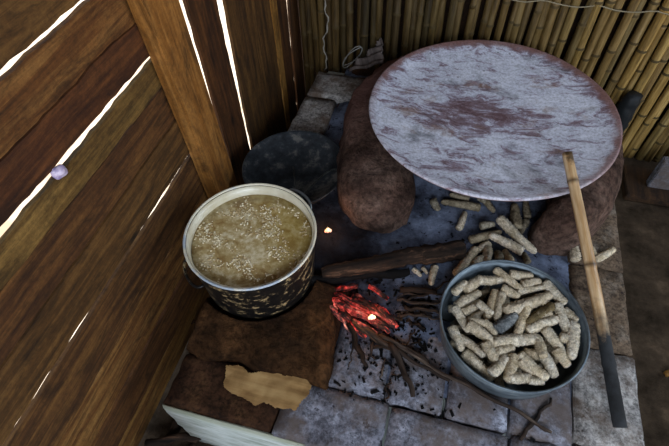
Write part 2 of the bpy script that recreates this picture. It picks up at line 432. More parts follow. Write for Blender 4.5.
M_COBD = cob_mat('dingy_cob', '6e6654', 'a89e8a', 'ccc4b0')
def ash_mat():
    m = MT('wood_ash', 1.0, .05)
    a = m.noise(m.coords((1, 1, 1), rnd=False), 6, 9, .72)
    f = m.noise(m.coords((1, 1, 1), rnd=False), 60, 5, .7)
    c = m.ramp(a, [(.3, '1e1e22'), (.45, '4e5464'), (.6, '747e94'), (.75, '98a2b8')])
    c = m.mix(.45, c, m.ramp(f, [(.3, .3), (.6, 1.0)]), 'MULTIPLY')
    k = m.ramp(m.noise(m.coords((1, 1, 1), rnd=False, loc=(4, 4, 4)), 30, 7, .75), [(.37, 0.0), (.42, 1.0)])
    c = m.mix(k, '17161a', c)
    # soot towards the fire mouth of the mud stove
    o = m.sep(); dx = m.math('SUBTRACT', o[0], -.42); dy = m.math('SUBTRACT', o[1], 1.08)
    d = m.math('SQRT', m.math('ADD', m.math('POWER', dx, 2), m.math('POWER', dy, 2)))
    mr = m.ramp(m.math('ADD', d, m.math('MULTIPLY', a, .2)), [(.28, 1.0), (.62, 0.0)])
    c = m.mix(m.math('MULTIPLY', mr, .92), c, '141112')
    m.base(c); m.bump(m.math('ADD', a, m.math('MULTIPLY', f, .5)), .8, .01); return m.m
M_ASH = ash_mat()
def dirt_mat():
    m = MT('trodden_earth', 1, .05)
    a = m.noise(m.coords((1, 1, 1), rnd=False), 7, 8, .7)
    m.base(m.ramp(a, [(.3, '1e1812'), (.55, '40352a'), (.75, '5e4e3e')])); m.bump(a, .8, .02); return m.m
M_DIRT = dirt_mat()
def ground_mat():
    m = MT('sunlit_sand', 1, .05)
    a = m.noise(m.coords((1, 1, 1), rnd=False), 1.5, 6, .7)
    m.base(m.ramp(a, [(.35, 'b09a84'), (.65, 'e0d4c4')])); return m.m
M_GROUND = ground_mat()
def bark(name, c0, c1, c2, x=True):
    m = MT(name, .9, .15)
    a = m.noise(m.coords((3, 40, 40) if x else (1, 1, 1)), 1, 6, .7)
    m.base(m.ramp(a, [(.35, c0), (.55, c1), (.72, c2)])); m.bump(a, .8, .004); return m.m
M_BARK = bark('charred_bark', '0b0908', '2e221a', '7a5a44')
M_STICK = bark('dead_twig', '15110f', '3a2f28', '75685c')
M_CHAR = bark('char', '050505', '0e0c0c', '2a2827')

# ------------------------------------------------------------------ ground, roof, added backing
tag(obj('floor', grid_bm(-.98, 3.2, -2.6, 2.75, 60, 60, lambda x, y: -.455 + .012*nz((x, y, 0), 5)), M_DIRT, smooth=True), kind='structure')
tag(obj('ground', box_bm(-30, 30, -30, 30, -.60, -.50, 0), M_GROUND), kind='structure')
M_ROOF = wood_mat('roof_boards', '1a100a', '3a2616', '5a3e26', 1)
tag(obj('ceiling', box_bm(-1.10, 3.3, -2.7, 3.0, 2.25, 2.30, 0), M_ROOF), kind='structure')
tag(obj('added_backing', box_bm(-1.0, 3.2, 2.62, 2.68, -.5, 2.25, 0), M_ROOF), kind='structure')  # added dark sheet behind the canes, keeps daylight out of their gaps

# ------------------------------------------------------------------ left wall
XW = -.95
wall = tag(empty('wall_left', (XW, 0, -.45)), kind='structure')
def plank(y0, y1, z0, z1, x0, x1, mat, seed, lean0=0, lean1=0, vertical=False):
    """one rough-sawn board, wavy along its long edges"""
    bm = bmesh.new(); n = 110
    rings = []
    for i in range(n+1):
        t = i/n
        if vertical:
            z = z0 + (z1-z0)*t
            a = y0 + lean0*t + .006*nz((z*3, seed, 0)) + .006*nz((z*16, seed, 0)); b = y1 + lean1*t + .006*nz((z*3, seed, 9)) + .006*nz((z*16, seed, 2))
            q = [(x0, a, z), (x0, b, z), (x1, b-.002, z), (x1, a+.002, z)]
        else:
            y = y0 + (y1-y0)*t
            a = z0 + lean0*t + .005*nz((y*4, seed, 0)) + .006*nz((y*16, seed, 0)) + .003*nz((y*50, seed, 0)); b = z1 + lean1*t + .005*nz((y*4, seed, 9)) + .006*nz((y*16, seed, 3)) + .003*nz((y*50, seed, 3))
            q = [(x0, y, a), (x0, y, b), (x1, y, b-.002), (x1, y, a+.002)]
        rings.append([bm.verts.new(c) for c in q])
    for A, B in zip(rings, rings[1:]):
        for k in range(4): bm.faces.new((A[k], A[(k+1) % 4], B[(k+1) % 4], B[k]))
    bm.faces.new(rings[0]); bm.faces.new(rings[-1][::-1])
    cx, cy, cz = XW, (y0+y1)/2, (z0+z1)/2
    bmesh.ops.translate(bm, verts=bm.verts[:], vec=(-cx, -cy, -cz))
    return obj('plank', bm, mat, wall, loc=(cx-XW, cy, cz+.45))
# z ranges of the lying boards, bottom to top (lean = rise along the board)
Y0, Y1 = -1.6, 1.36
lv = [(-.425, -.262, 0, 0), (-.258, -.092, 0, 0), (-.088, .10, 0, 0), (.104, .3155, 0, .0),
      (.338, .512, .0, 0), (.504, .674, 0, -.019), (.662, .738, .001, .026), (.786, .906, .000, 0), (.888, 1.034, 0, .004), (1.052, 1.215, 0, 0),
      (1.22, 1.40, 0, 0), (1.41, 1.60, 0, 0), (1.62, 1.80, 0, 0), (1.81, 2.0, 0, 0), (2.02, 2.2, 0, 0)]
for i, (a, b, l0, l1) in enumerate(lv):
    dx = [0, .004, -.003][i % 3]
    plank(Y0, Y1, a, b, XW-.013+dx, XW+dx, {3: M_PL_R, 5: M_PL_R, 6: M_PL_O, 7: M_PL_R, 8: M_PL_H, 9: M_PL_O, 4: M_PL_O, 1: M_PL_R}.get(i, M_PL_H), i*3.1, l0, l1)
# upright boards between the post and the corner
up = [(1.455, 1.668, .0, .0, 0), (1.670, 1.965, .12, -.13, .004), (1.963, 2.20, -.105, .03, -.004), (2.235, 2.40, .0, .07, -.002), (2.41, 2.58, .10, .0, .004)]
for i, (a, b, l0, l1, dx) in enumerate(up):
    plank(a, b, -.44, 2.22, XW-.012+dx, XW+dx, M_PL_V, 50+i*2.7, l0, l1, True)
bm = box_bm(-.03, .03, -.088, .088, 0, 2.7, .006, 0)
p = obj('post', bm, M_POST, wall, loc=(.031, 1.308, 0)); p.rotation_euler = (.05, 0, 0)
lit_strip = plank(2.185, 2.25, -.44, 2.22, XW-.012, XW+.004, M_POST, 91, .02, .05, True)  # pale board whose light wood stands in for a sunlit strip between planks
for a, b in ((-1.0, -.88),):
    obj('post', box_bm(-.035, .035, -.06, .06, 0, 2.7, .006), M_POST, wall, loc=(.036, a, 0))

# ------------------------------------------------------------------ cane fence
fence = tag(empty('cane_fence', (.5, 2.5, -.45)), 'upright fence of yellowish dried canes tied side by side behind the hearth', 'fence')
x = -.925; i = 0
while x < 2.1:
    r = random.uniform(.0165, .0245); x += r
    H = 2.6; n = 22
    bow = random.uniform(-.02, .02); ph = random.uniform(0, 6); node = random.uniform(.22, .34); off = random.uniform(0, node)
    pts, rd = [], []
    zs = [k*H/n for k in range(n+1)]
    k = off
    while k < H: zs += [k-.012, k, k+.012]; k += node*random.uniform(.9, 1.1)
    nodes = [z for z in zs]
    for z in sorted(set(max(0, q) for q in zs)):
        isn = any(abs(z-q) < 1e-4 for q in zs[n+1+1::3])
        pts.append((bow*math.sin(z*1.2+ph), .006*math.sin(z*2+ph), z))
        rd.append(r*(1.0 if not isn else 1.15))
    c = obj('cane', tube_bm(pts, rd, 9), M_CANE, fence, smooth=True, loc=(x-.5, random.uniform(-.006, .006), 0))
    c.rotation_euler = (0, random.uniform(-.008, .008), 0)
    c.data.materials.append(M_NODE)
    mids = zs[n+2::3]
    for f in c.data.polygons:
        if any(-.001 < f.center.z - q < .0125 for q in mids): f.material_index = 1
    x += r + random.choice((-.001, .001, .002, .004)); i += 1
for z0 in (.915, 2.1):
    pts = [(-1.4+k*.035, -.030-.004*math.sin(k*1.7), z0 + .008*math.sin(k*.9) - .02*math.sin(k*.04)) for k in range(85)]
    obj('tie_wire', tube_bm(pts, .003, 6), simple('fibre_tie_%d' % int(z0*10), '8a8068', .9).m, fence, smooth=True)
# twine hanging on the canes near the corner
pts = [(-.715+.012*math.sin(k*.55)+.006*math.sin(k*1.7)-.0016*max(0, 30-k), 2.452 + .004*math.sin(k), -.10+k*.022) for k in range(70)]
tag(obj('twine', tube_bm(pts, [.004+.0018*math.sin(k*2.1) for k in range(70)], 6), simple('dirty_twine', '938c80', .9).m, smooth=True),
    'frayed grey twine hanging down the canes near the back left corner', 'twine')

# ------------------------------------------------------------------ block hearth
hearth = tag(empty('masonry_hearth', (0, 1.3, -.45)), 'low masonry cooking hearth topped with grey concrete blocks and limewashed front', 'hearth')
def H(name, bm, mat, smooth=False): return obj(name, bm, mat, hearth, smooth, loc=(0, -1.3, .45))
def base_fn():
    bm = box_bm(-.735, .80, .345, 2.40, -.46, -.055, .012, 5, .012, 3)
    for v in bm.verts:                       # plaster swells out towards the foot of the front
        t = max(0, min(1, (-.055 - v.co.z)/.4))
        if v.co.y < .45: v.co.y += -.02*math.sin(t*3) + .05*t
        if v.co.x < -.6: v.co.x += .10*t
    return bm
H('plaster_base', base_fn(), M_PLAS, True)
bm = box_bm(-.744, .80, .326, .340, -.45, -.004, .004, 8, .006, 2)
for v in bm.verts: v.co.z = min(v.co.z, -.003)
H('plaster_face', bm, M_PLAS, True)
blocks = [(-.742, -.352, .338, .528, M_CON_D), (-.345, .008, .332, .530, M_CON), (.018, .398, .334, .526, M_CON), (.408, .596, .336, .53, M_CON), (.604, .816, .33, .55, M_CON_P),
          (-.742, -.44, .536, .93, M_CON_D), (-.434, -.225, .536, .93, M_CON_D), (-.218, -.018, .536, .925, M_CON), (-.010, .182, .536, .92, M_CON), (.194, .390, .534, .92, M_CON), (.402, .596, .534, .92, M_CON), (.604, .815, .556, .90, M_CON_P),
          (.604, .812, .908, 1.26, M_CON_B), (.604, .815, 1.268, 1.66, M_CON_B), (.604, .815, 1.668, 2.05, M_CON_B), (.4, .815, 2.058, 2.4, M_CON_B),
          (-.755, -.575, 1.70, 2.045, M_CON_P), (-.745, -.40, 2.055, 2.27, M_CON_P), (-.75, -.57, .938, 1.30, M_CON_D), (-.75, -.575, 1.306, 1.692, M_CON_D)]
for i, (a, b, c, d, mt) in enumerate(blocks):
    top = .018 if mt is M_CON_P and i > 13 else .0
    bm = box_bm(a, b, c, d, -.062, top + .002*math.sin(i*2.3), .006, 7, .006, i*1.3)
    bmesh.ops.translate(bm, verts=bm.verts[:], vec=(-(a+b)/2, -(c+d)/2, 0))
    obj('concrete_block', bm, mt, hearth, True, loc=((a+b)/2, (c+d)/2-1.3, .45))
H('hearth_bed', box_bm(-.57, .60, .925, 2.4, -.07, -.012, .004, 6, .006, 8), M_CON_D)

# ash spread over the middle of the hearth
def ash_h(x, y):
    e = 1.0
    e = min(e, (x + .60)/.1, (.63 - x)/.08, (y-.62 - .10*max(0, (x-.05))*3)/.22 if x > -.2 else (y-.9)/.1, (2.36-y)/.1)
    e += .45*nz((x, y, 3), 9) + .15*nz((x, y, 3), 30)
    return -.016 + .026*max(-.6, min(1, e)) + .004*nz((x, y, 0), 14) + .0025*nz((x, y, 5), 50)
tag(obj('ash', grid_bm(-.60, .66, .60, 2.38, 110, 150, ash_h), M_ASH, smooth=True), 'grey blue wood ash spread over the hearth around the fire', 'ash', kind='stuff')

# ------------------------------------------------------------------ mud stove under the pot
PX, PY = -.588, .902
def stove_h(x, y):
    # footprint rounded box, hole under the pot, mouth towards the fire
    u = min((x + .755)/.05, (-.215 - .06*max(0, (y-.6))*2 - x)/.075, (y - .525)/.14, (1.20 - y)/.1)
    u += .25*nz((x, y, 1), 8)
    u = max(0, min(1, u)); e = math.sqrt(1-(1-u)**2)
    h = .080*e + .02*nz((x, y, 2), 7)*e + .004*nz((x, y, 2), 30)
    r = math.hypot(x-PX, y-PY)
    if r < .246: h = min(h, .012 + max(0, (r-.219)/.027)*.12)
    # mouth
    a = math.atan2(y-PY, x-PX)
    if x > PX-.05 and -.02 < a < 1.5:
        m = min(1, (a+.02)/.12, (1.5-a)/.12); h = h*(1-m) + .0*m
    return h - .012
bm = grid_bm(-.80, -.16, .48, 1.24, 110, 120, stove_h, keep=lambda x, y: stove_h(x, y) > -.0105, skirt=-.014)
so = obj('mud_stove', bm, M_CLAYK, smooth=True)
tag(so, 'low brown mud stove wall that cradles the enamel pot', 'stove')

# ------------------------------------------------------------------ enamel pot
pot = tag(empty('enamel_pot', (PX, PY, .0)), 'large cream enamel pot, black with soot outside, full of cooking corn', 'pot')
R = .232
prof_o = [(0, .014), (R*.80, .014), (R*.88, .022), (R*.93, .05), (R*.955, .14), (R*.985, .25), (R*.985, .288)]
prof_i = [(R*.965, .290), (R*.955, .25), (R*.93, .14), (R*.90, .05), (R*.8, .022), (0, .022)]
obj('pot_wall', lathe_bm(prof_o, 72), M_POTOUT, pot, True)
obj('enamel_lining', lathe_bm([(R*.985, .288)]+prof_i, 72), M_ENAM, pot, True)
rim = tube_bm([((R+.002)*math.cos(2*PI*k/72), (R+.002)*math.sin(2*PI*k/72), .291) for k in range(72)], .0048, 8, closed=True)
def rimm():
    m = MT('chipped_rim', .3, .5)
    n = m.noise(m.coords((1, 1, 1), rnd=False), 12, 4, .6)
    z = m.sep()
    f = m.math('ADD', n, m.math('MULTIPLY', z[1], .6))
    m.base(m.ramp(f, [(.38, 'a8b4c0'), (.5, 'ddd6c0')])); return m.m
obj('rim', rim, rimm(), pot, True)
for ang in (math.radians(228), math.radians(62)):
    d = Vector((math.cos(ang), math.sin(ang), 0)); s = Vector((-d.y, d.x, 0))
    pts = []
    for k in range(15):
        t = k/14*PI
        pts.append(d*(R*.97 + .035*math.sin(t)**.7) + s*(.068*math.cos(t)) + Vector((0, 0, .232 + (.0 if ang > 3 else .02) - (.012 if ang > 3 else -.03)*math.sin(t))))
    obj('handle', tube_bm(pts, .0055, 8), M_POTOUT if ang > 3 else M_RIM, pot, True)
def broth_mat():
    m = MT('corn_broth', .22, .5)
    a = m.noise(m.coords((1, 1, 1), rnd=False), 14, 8, .7, .6)
    f = m.noise(m.coords((1, 1, 1), rnd=False), 60, 4, .6)
    c = m.ramp(m.math('ADD', m.math('MULTIPLY', a, .7), m.math('MULTIPLY', f, .3)), [(.40, '8e7040'), (.5, 'b49e6c'), (.60, 'dccfac')])
    o = m.sep(); g = m.new('MapRange'); g.inputs[1].default_value = .0; g.inputs[2].default_value = .16
    m.l.new(m.math('ADD', m.math('MULTIPLY', o[0], .7), m.math('MULTIPLY', o[1], .5)), g.inputs[0])
    c = m.mix(m.math('MULTIPLY', g.outputs[0], m.math('MULTIPLY', a, .85)), c, 'a48a14')
    m.base(c); m.rough(m.math('ADD', .12, m.math('MULTIPLY', f, .5))); m.bump(f, .3, .002); return m.m
bm = lathe_bm([(0, .246), (.06, .246), (.12, .2455), (.17, .246), (.2195, .247), (.2198, .236)], 72)
for v in bm.verts: v.co.z += .0012*nz(v.co, 30)
tag(obj('corn_broth', bm, broth_mat(), smooth=True, loc=(PX, PY, 0)), 'cloudy yellow brown cooking liquid filling the enamel pot', 'broth', kind='stuff')
def kern():
    bm = bmesh.new(); rnd = random.Random(3); cnt = 0
    while cnt < 900:
        a = rnd.uniform(0, 2*PI); r = .215*math.sqrt(rnd.random()); x, y = r*math.cos(a), r*math.sin(a)
        dn = nz((x, y, 0), 13, 4) + .35*nz((x, y, 0), 32, 2)
        # foam and kernels gather along the far side, the middle right and the near edge
        t = .05 + .25*(abs(x-.06) < .04 and y > -.05) + .2*(y < -.12) + .14*(y > .08 and x < .05) - .1*(x > .08 and y > 0)
        if dn + t < rnd.uniform(.02, .35): continue
        s = rnd.uniform(.0018, .0042)
        mtx = Matrix.Translation((x, y, .2468)) @ Matrix.Rotation(rnd.uniform(0, 6), 4, 'Z') @ Matrix.Diagonal((s*1.25, s, s*.6, 1))
        bmesh.ops.create_icosphere(bm, subdivisions=1, radius=1, matrix=mtx); cnt += 1
    return bm
mk = MT('hominy_kernel', .45, .4); mk.base(mk.ramp(mk.noise(mk.coords((1, 1, 1), rnd=False), 50, 3), [(.4, 'b49c70'), (.6, 'f0e6c8')]))
tag(obj('corn_kernels', kern(), mk.m, smooth=True, loc=(PX, PY, 0)), 'pale swollen corn kernels and foam floating on the pot liquid', 'corn kernels', kind='stuff')

# ------------------------------------------------------------------ blackened pan behind the pot
pan = tag(empty('blackened_pan', (-.615, 1.445, .006)), 'soot black shallow iron pan with a wire bail lying behind the pot', 'pan')
r = .240
obj('pan_bowl', lathe_bm([(0, .004), (r*.55, .006), (r*.85, .03), (r*.97, .075), (r, .085), (r*.985, .088), (r*.95, .077), (r*.83, .036), (r*.54, .013), (0, .011)], 64, wob=.015), M_PAN, pan, True)
pts = []
for k in range(25):
    t = k/24
    pts.append((r*(.30+.62*t) - .0, -r*.62 + .16*math.sin(t*PI*.8)+.05*t, .05 + .035*t - .02*math.sin(t*PI)))
obj('bail_handle', tube_bm(pts, .004, 6), M_WIRE, pan, True)
obj('bail_handle', tube_bm([(-.03+.07*t/8, .05-.16*t/8, .022+.002*t) for t in range(9)], .0035, 6), M_WIRE, pan, True)

# ------------------------------------------------------------------ clay horseshoe and griddle
CX, CY, CR = .200, 1.815, .54
def horseshoe():
    bm = bmesh.new(); n = 150; m = 22
    a0, a1 = math.radians(-64), math.radians(243); R0 = .475
    L = (a1-a0)*R0; rings = []
    for i in range(n+1):
        t = i/n; th = a0 + (a1-a0)*t; s = t*L
        lo, hi = s, L-s
        wl = .175
        wr = .15
        hw = .108 + .057*min(1, max(0, (t-.05)/.22))
        bul = 1 + .10*math.exp(-((L-s-.2)/.16)**2) + .04*math.exp(-((s-.17)/.14)**2)
        e = 1
        if lo < wr: e = math.sqrt(max(0, 1-((wr-lo)/wr)**2))
        if hi < wl: e = math.sqrt(max(0, 1-((wl-hi)/wl)**2))
        e = max(e, .02)
        k1 = max(0, 1-lo/.45); k2 = max(0, 1-hi/.55)
        dg = math.degrees(th)
        RR = R0 + .055*math.exp(-((dg-155)/42)**2) + .085*k1*k1*(3-2*k1) + .125*k2*k2*(3-2*k2)
        c = Vector((CX + RR*math.cos(th), CY + RR*math.sin(th), 0)); rad = Vector((math.cos(th), math.sin(th), 0))
        ring = []
        for k in range(m+1):
            ph = PI*k/m
            cu = math.copysign(abs(math.cos(ph))**.75, math.cos(ph)); su = abs(math.sin(ph))**.62
            p = c + rad*(hw*bul*e*cu) + Vector((0, 0, .238*(e**.6)*su - .012))
            # inner face leans under the griddle; overall lumpiness
            p += Vector((nz(p, 4, 1), nz(p, 4, 2), nz(p, 4, 3)*su*.6)) * .035
            p += Vector((nz(p, 16, 1), nz(p, 16, 2), nz(p, 16, 3))) * .012
            if p.z > .236 : p.z = .236
            ring.append(bm.verts.new(p))
        rings.append(ring)
    for A, B in zip(rings, rings[1:]):
        for k in range(m): bm.faces.new((A[k], A[k+1], B[k+1], B[k]))
    bm.faces.new(rings[0]); bm.faces.new(rings[-1][::-1])
    bmesh.ops.translate(bm, verts=bm.verts[:], vec=(-CX, -CY, 0))
    return bm
tag(obj('clay_horseshoe', horseshoe(), M_CLAY, smooth=True, loc=(CX, CY, 0)), 'lumpy reddish brown clay horseshoe wall holding up the big griddle', 'stove')
r = CR
prof = [(0, -.045), (r*.3, -.043), (r*.6, -.036), (r*.82, -.024), (r*.93, -.012), (r*.985, .002), (r*1.0, .001), (r*1.004, -.006), (r*.99, -.018), (r*.93, -.030), (r*.82, -.042), (r*.6, -.054), (r*.3, -.060), (0, -.061)]
tag(obj('clay_comal', lathe_bm(prof, 96, wob=.012, seed=2), M_COMAL, smooth=True, loc=(CX, CY, .282)),
    'huge round clay griddle, lime whitened with pinkish worn patches, on the clay horseshoe', 'griddle')

# ------------------------------------------------------------------ metal basin
BX, BY, BR = .367, .872, .250
basin = tag(empty('metal_basin', (BX, BY, .0055)), 'round grey galvanised metal basin heaped with corn cobs on the hearth', 'basin')
obj('basin_wall', lathe_bm([(0, .0), (BR*.90, .0), (BR*.93, .006), (BR*.965, .06), (BR*.99, .118), (BR*.978, .119), (BR*.95, .06), (BR*.915, .009), (BR*.89, .003), (0, .003)], 80), M_GALV, basin, True)
obj('rim', tube_bm([(BR*.99*math.cos(2*PI*k/80), BR*.99*math.sin(2*PI*k/80), .121) for k in range(80)], .0042, 8, closed=True), M_GALV, basin, True)

# ------------------------------------------------------------------ corn cobs
def cob_mesh(seed, mat):
    bm = bmesh.new(); n = 22; seg = 20; rings = []
    for i in range(n+1):
        t = i/n; x = t-.5
        r = (.90 + .12*math.sin(t*PI)) * (1 - (.30+.12*math.sin(seed*3))*t)
        if t < .06: r *= .80 + .20*math.sqrt(t/.06)
        if t > .90: r *= math.sqrt(max(.12, 1-((t-.90)/.112)**2))
        ring = []
        for k in range(seg):
            a = 2*PI*k/seg
            b = 1 + .17*(1 if (k % 2) else -1)*(1 if (i % 2) else -.5) + .16*nz((t*3, math.cos(a), math.sin(a)), 1.3, seed)
            ring.append(bm.verts.new((x, r*b*math.cos(a)*.5, r*b*math.sin(a)*.5)))
        rings.append(ring)
    for A, B in zip(rings, rings[1:]):
        for k in range(seg): bm.faces.new((A[k], A[(k+1) % seg], B[(k+1) % seg], B[k]))
    bm.faces.new(rings[0][::-1]); bm.faces.new(rings[-1])
    me = bpy.data.meshes.new('corn_cob')
    # real size: 0.1 m long, 0.028 m thick; bend slightly
    for v in bm.verts:
        v.co = Vector((v.co.x*.1, v.co.y*.028 + .25*(v.co.x*.1)**2*math.sin(seed)*4, v.co.z*.028))
    bmesh.ops.recalc_face_normals(bm, faces=bm.faces[:])
    bm.to_mesh(me); bm.free()
    for p in me.polygons: p.use_smooth = True
    me.materials.append(mat); return me
COBS = [cob_mesh(s, M_COB) for s in (1, 2.2, 3.7, 5.1)]
COB_G, COB_B, COB_D = cob_mesh(6.3, M_COBG), cob_mesh(7.9, M_COBB), [cob_mesh(4.4, M_COBD), cob_mesh(9.1, M_COBD)]
cn = [0]
def cob(x0, y0, x1, y1, r, z, me=None, dz=0, label='', group=None):
    me = me or COBS[cn[0] % 4]; cn[0] += 1
    o = bpy.data.objects.new('corn_cob', me); COL.objects.link(o)
    d = Vector((x1-x0, y1-y0, dz)); L = d.length
    if random.random() < .5 and dz == 0: d = -d
    o.location = ((x0+x1)/2, (y0+y1)/2, z)
    o.rotation_euler = d.to_track_quat('X', 'Z').to_euler()
    o.rotation_euler.rotate_axis('X', random.uniform(0, 6))
    o.scale = (L/.1, r/.014, r/.014)
    tag(o, label, 'corn cob', group)
    return o
GB = 'shelled corn cobs in the metal basin'; LB = 'corn cob in the lower layers, half buried under others in the metal basin'
# lower layers, seen between the upper ones
for lay, (z, num) in enumerate(((.024, 26), (.05, 30))):
    placed = []; tries = 0
    while len(placed) < num and tries < 4000:
        tries += 1
        a = random.uniform(0, 2*PI); q = (BR*.91-.045)*math.sqrt(random.random()); th = random.uniform(0, PI)
        c = Vector((BX+q*math.cos(a), BY+q*math.sin(a))); h = Vector((math.cos(th), math.sin(th)))*.036
        if max((c+h-Vector((BX, BY))).length, (c-h-Vector((BX, BY))).length) > BR*.92-.016: continue
        ok = True
        for (c2, h2) in placed:
            for s in (-1, -.5, 0, .5, 1):
                for u in (-1, -.5, 0, .5, 1):
                    if ((c+h*s)-(c2+h2*u)).length < .023: ok = False; break
                if not ok: break
            if not ok: break
        if not ok: continue
        placed.append((c, h))
        cob(*(c-h*1.25), *(c+h*1.25), .0155, z, random.choice(COBS + COB_D), 0, LB, GB)
def where(p):
    v = p - Vector((BX, BY)); rr = v.length/BR
    # the photograph's left-right and near-far run nearly along x and y here
    names = ['right', 'back right', 'back', 'back left', 'left', 'front left', 'front', 'front right']
    s = names[int(((math.degrees(math.atan2(v.y, v.x)) + 22.5) % 360)//45)]
    if rr < .22: return 'in the middle of the basin'
    if rr > .62: return 'against the basin wall, ' + s
    return 'midway to the basin wall, ' + s
def way(A, B):
    a = math.degrees(math.atan2(B.y-A.y, B.x-A.x)) % 180
    return 'lying crosswise' if a < 22.5 or a > 157.5 else 'slanting up to the right' if a < 67.5 else 'pointing front to back' if a < 112.5 else 'slanting up to the left'
TOP = {}
hist = []
for i, (a, b, c, d, r) in enumerate(BASIN):
    r *= 1.32
    z = .080 + r*.2
    A, B = Vector((a, b)), Vector((c, d))
    A, B = A+(A-B)*.06, B+(B-A)*.06
    # keep inside the wall
    ctr = Vector((BX, BY)); lim = BR*.955 - r*1.05
    for V in (A, B):
        if (V-ctr).length > lim: V.xy = ctr + (V-ctr).normalized()*lim
    for (A2, B2, r2, z2) in hist:
        dm = min((A.lerp(B, s/6)-A2.lerp(B2, u/6)).length for s in range(7) for u in range(7))
        if dm < (r+r2)*.75: z = max(z, z2 + (r+r2)*.42*(1 - dm/(r+r2)*.6))
    z = min(z, .112)
    hist.append((A, B, r, z))
    me, lb, gp = None, LB, GB
    if i == 15: me, lb, gp = COB_G, 'bluish grey mouldy corn cob near the middle of the metal basin', None
    if i == 17: me, lb, gp = COB_B, 'brown corn cob lying beside the grey one in the metal basin', None
    o = cob(A.x, A.y, B.x, B.y, r, z, me, random.uniform(-.008, .008), lb, gp)
    if me is None:
        o['label'] = 'pale corn cob ' + way(A, B) + ' ' + where((A+B)/2)
        TOP.setdefault(o['label'], []).append((-(A-B).length, o.name, o))
for l, lst in TOP.items():
    if len(lst) > 1:
        for (k, nm, o), wd in zip(sorted(lst), ('longer', 'shorter') if len(lst) == 2 else ('longest', 'middling', 'shortest', 'smallest')):
            o['label'] = l.replace('pale corn cob', wd + ' pale corn cob')
GH = 'corn cobs heaped behind the basin'
HL = ['long corn cob sloping down along the outside of the basin, leftmost of the heap', 'corn cob lying crosswise at the upper left of the loose heap behind the basin',
  'white corn cob slanting down right across the middle of the heap behind the basin', 'longest corn cob, sloping down right along the right side of the heap behind the basin',
  'short dingy corn cob at the very back of the heap behind the basin', 'stubby corn cob near the left end of the heap behind the basin', 'upright stubby corn cob in the middle front of the heap behind the basin',
  'short corn cob right of the middle, touching the back of the basin', 'small corn cob low at the left, half hidden by the basin rim', 'small corn cob pointing down right close behind the basin rim',
  'long dingy corn cob in the ash under the front left griddle edge', 'small upright dingy cob alone on the ash under the griddle', 'short dingy cob slanting under the middle of the griddle edge',
  'fat dingy corn cob pointing towards the viewer beside the right clay end', 'thin dingy corn cob farthest right under the griddle edge by the clay', 'dingy cob leaning towards the right clay end below the griddle',
  'dingy corn cob half hidden under the front left lip of the griddle', 'short dingy corn cob farthest left, near the left clay lump', 'small dingy cob crosswise right under the griddle lip',
  'short corn cob at the right foot of the heap behind the basin']
for i, (a, b, c, d, r) in enumerate(HEAP):
    lift = {2: .03, 3: .032, 4: .02, 1: .014, 18: .02}.get(i, .002)
    back = b > 1.42
    r *= 1.15
    cob(a, b, c, d, r, .006 + r + lift, random.choice(COB_D) if (back or i % 3 == 1) else None, 0,
        HL[i], 'corn cobs under the griddle edge' if back else GH)
rl = ['whitish corn cob left of the bamboo tube beside the clay wall', 'stubby corn cob just right of the bamboo tube, mostly hidden', 'pale corn cob right of the bamboo tube near the hearth edge']
for (a, b, c, d, r), l in zip(RIGHTC, rl): cob(a, b, c, d, r, .004+r, None, 0, l)
rl = ['small pale cob piece left of two others beside the thick log', 'smallest pale cob piece between two others beside the thick log', 'smooth pale cob piece nearest the basin in front of the thick log']
for (a, b, c, d, r), l in zip(LOGC, rl): cob(a, b, c, d, r, .008+r, COBS[1], 0, l)

# ------------------------------------------------------------------ firewood and fire
FX, FY = -.22, .86
def hot_mat():
    m = MT('glowing_charcoal', .9, .1)
    a = m.noise(m.coords((4, 30, 30)), 1, 5, .7)
    b = m.noise(m.coords((1, 1, 1)), 28, 5, .7)
    f = m.math('ADD', m.math('MULTIPLY', a, .6), m.math('MULTIPLY', b, .4))
    m.base(m.ramp(f, [(.4, '0a0808'), (.6, '3a2a28'), (.7, '8a8482')]))
    e = m.ramp(f, [(.38, '000000'), (.44, '600c06'), (.50, 'c83630'), (.58, 'f47062'), (.70, 'ffb890')])
    n3 = m.noise(m.coords((14, 60, 60), loc=(4, 2, 8)), 1, 7, .8, .6)
    e = m.mix(1.0, e, m.ramp(m.math('ADD', m.math('MULTIPLY', n3, .5), m.math('MULTIPLY', m.noise(m.coords((22, 22, 22)), 1, 4, .6), .5)), [(.475, 0.0), (.53, .5), (.62, 1.8)]), 'MULTIPLY')
    m.l.new(e, m.b.inputs['Emission Color']); m.b.inputs['Emission Strength'].default_value = .8
    m.bump(f, .8, .004); return m.m
M_HOT = hot_mat()
def branch(name, a, b, r, z0, z1, mat, seg=9, kink=.012, seed=0, taper=.8, parent=None):
    A, B = Vector((a[0], a[1], z0)), Vector((b[0], b[1], z1)); L = (B-A).length
    q = (B-A).to_track_quat('X', 'Z'); n = max(6, int(L/.02))
    pts = [(L*k/n, kink*nz((k/n*3, seed, 0), 1.3)*2, kink*nz((k/n*3, seed, 7), 1.3)) for k in range(n+1)]
    rd = [r*(1-(1-taper)*k/n)*(1+.18*nz((k*.7, seed, 2), 1)) for k in range(n+1)]
    rd[0] *= .8; rd[-1] *= .75
    o = obj(name, tube_bm(pts, rd, seg, wob=.3, seed=seed), mat, parent, True)
    o.location = A; o.rotation_euler = q.to_euler(); return o
tag(branch('firewood_log', LOGS[0][:2], LOGS[0][2:], .042, .050, .060, M_BARK, 14, .008, 3, .62), 'thick brown charred log lying across the ash towards the pot', 'log')
tag(branch('charred_log', LOGS[1][:2], LOGS[1][2:], .024, .034, .03, M_CHAR, 12, .012, 5, .7), 'burnt black log in front of the thick brown one beside the pot', 'log')
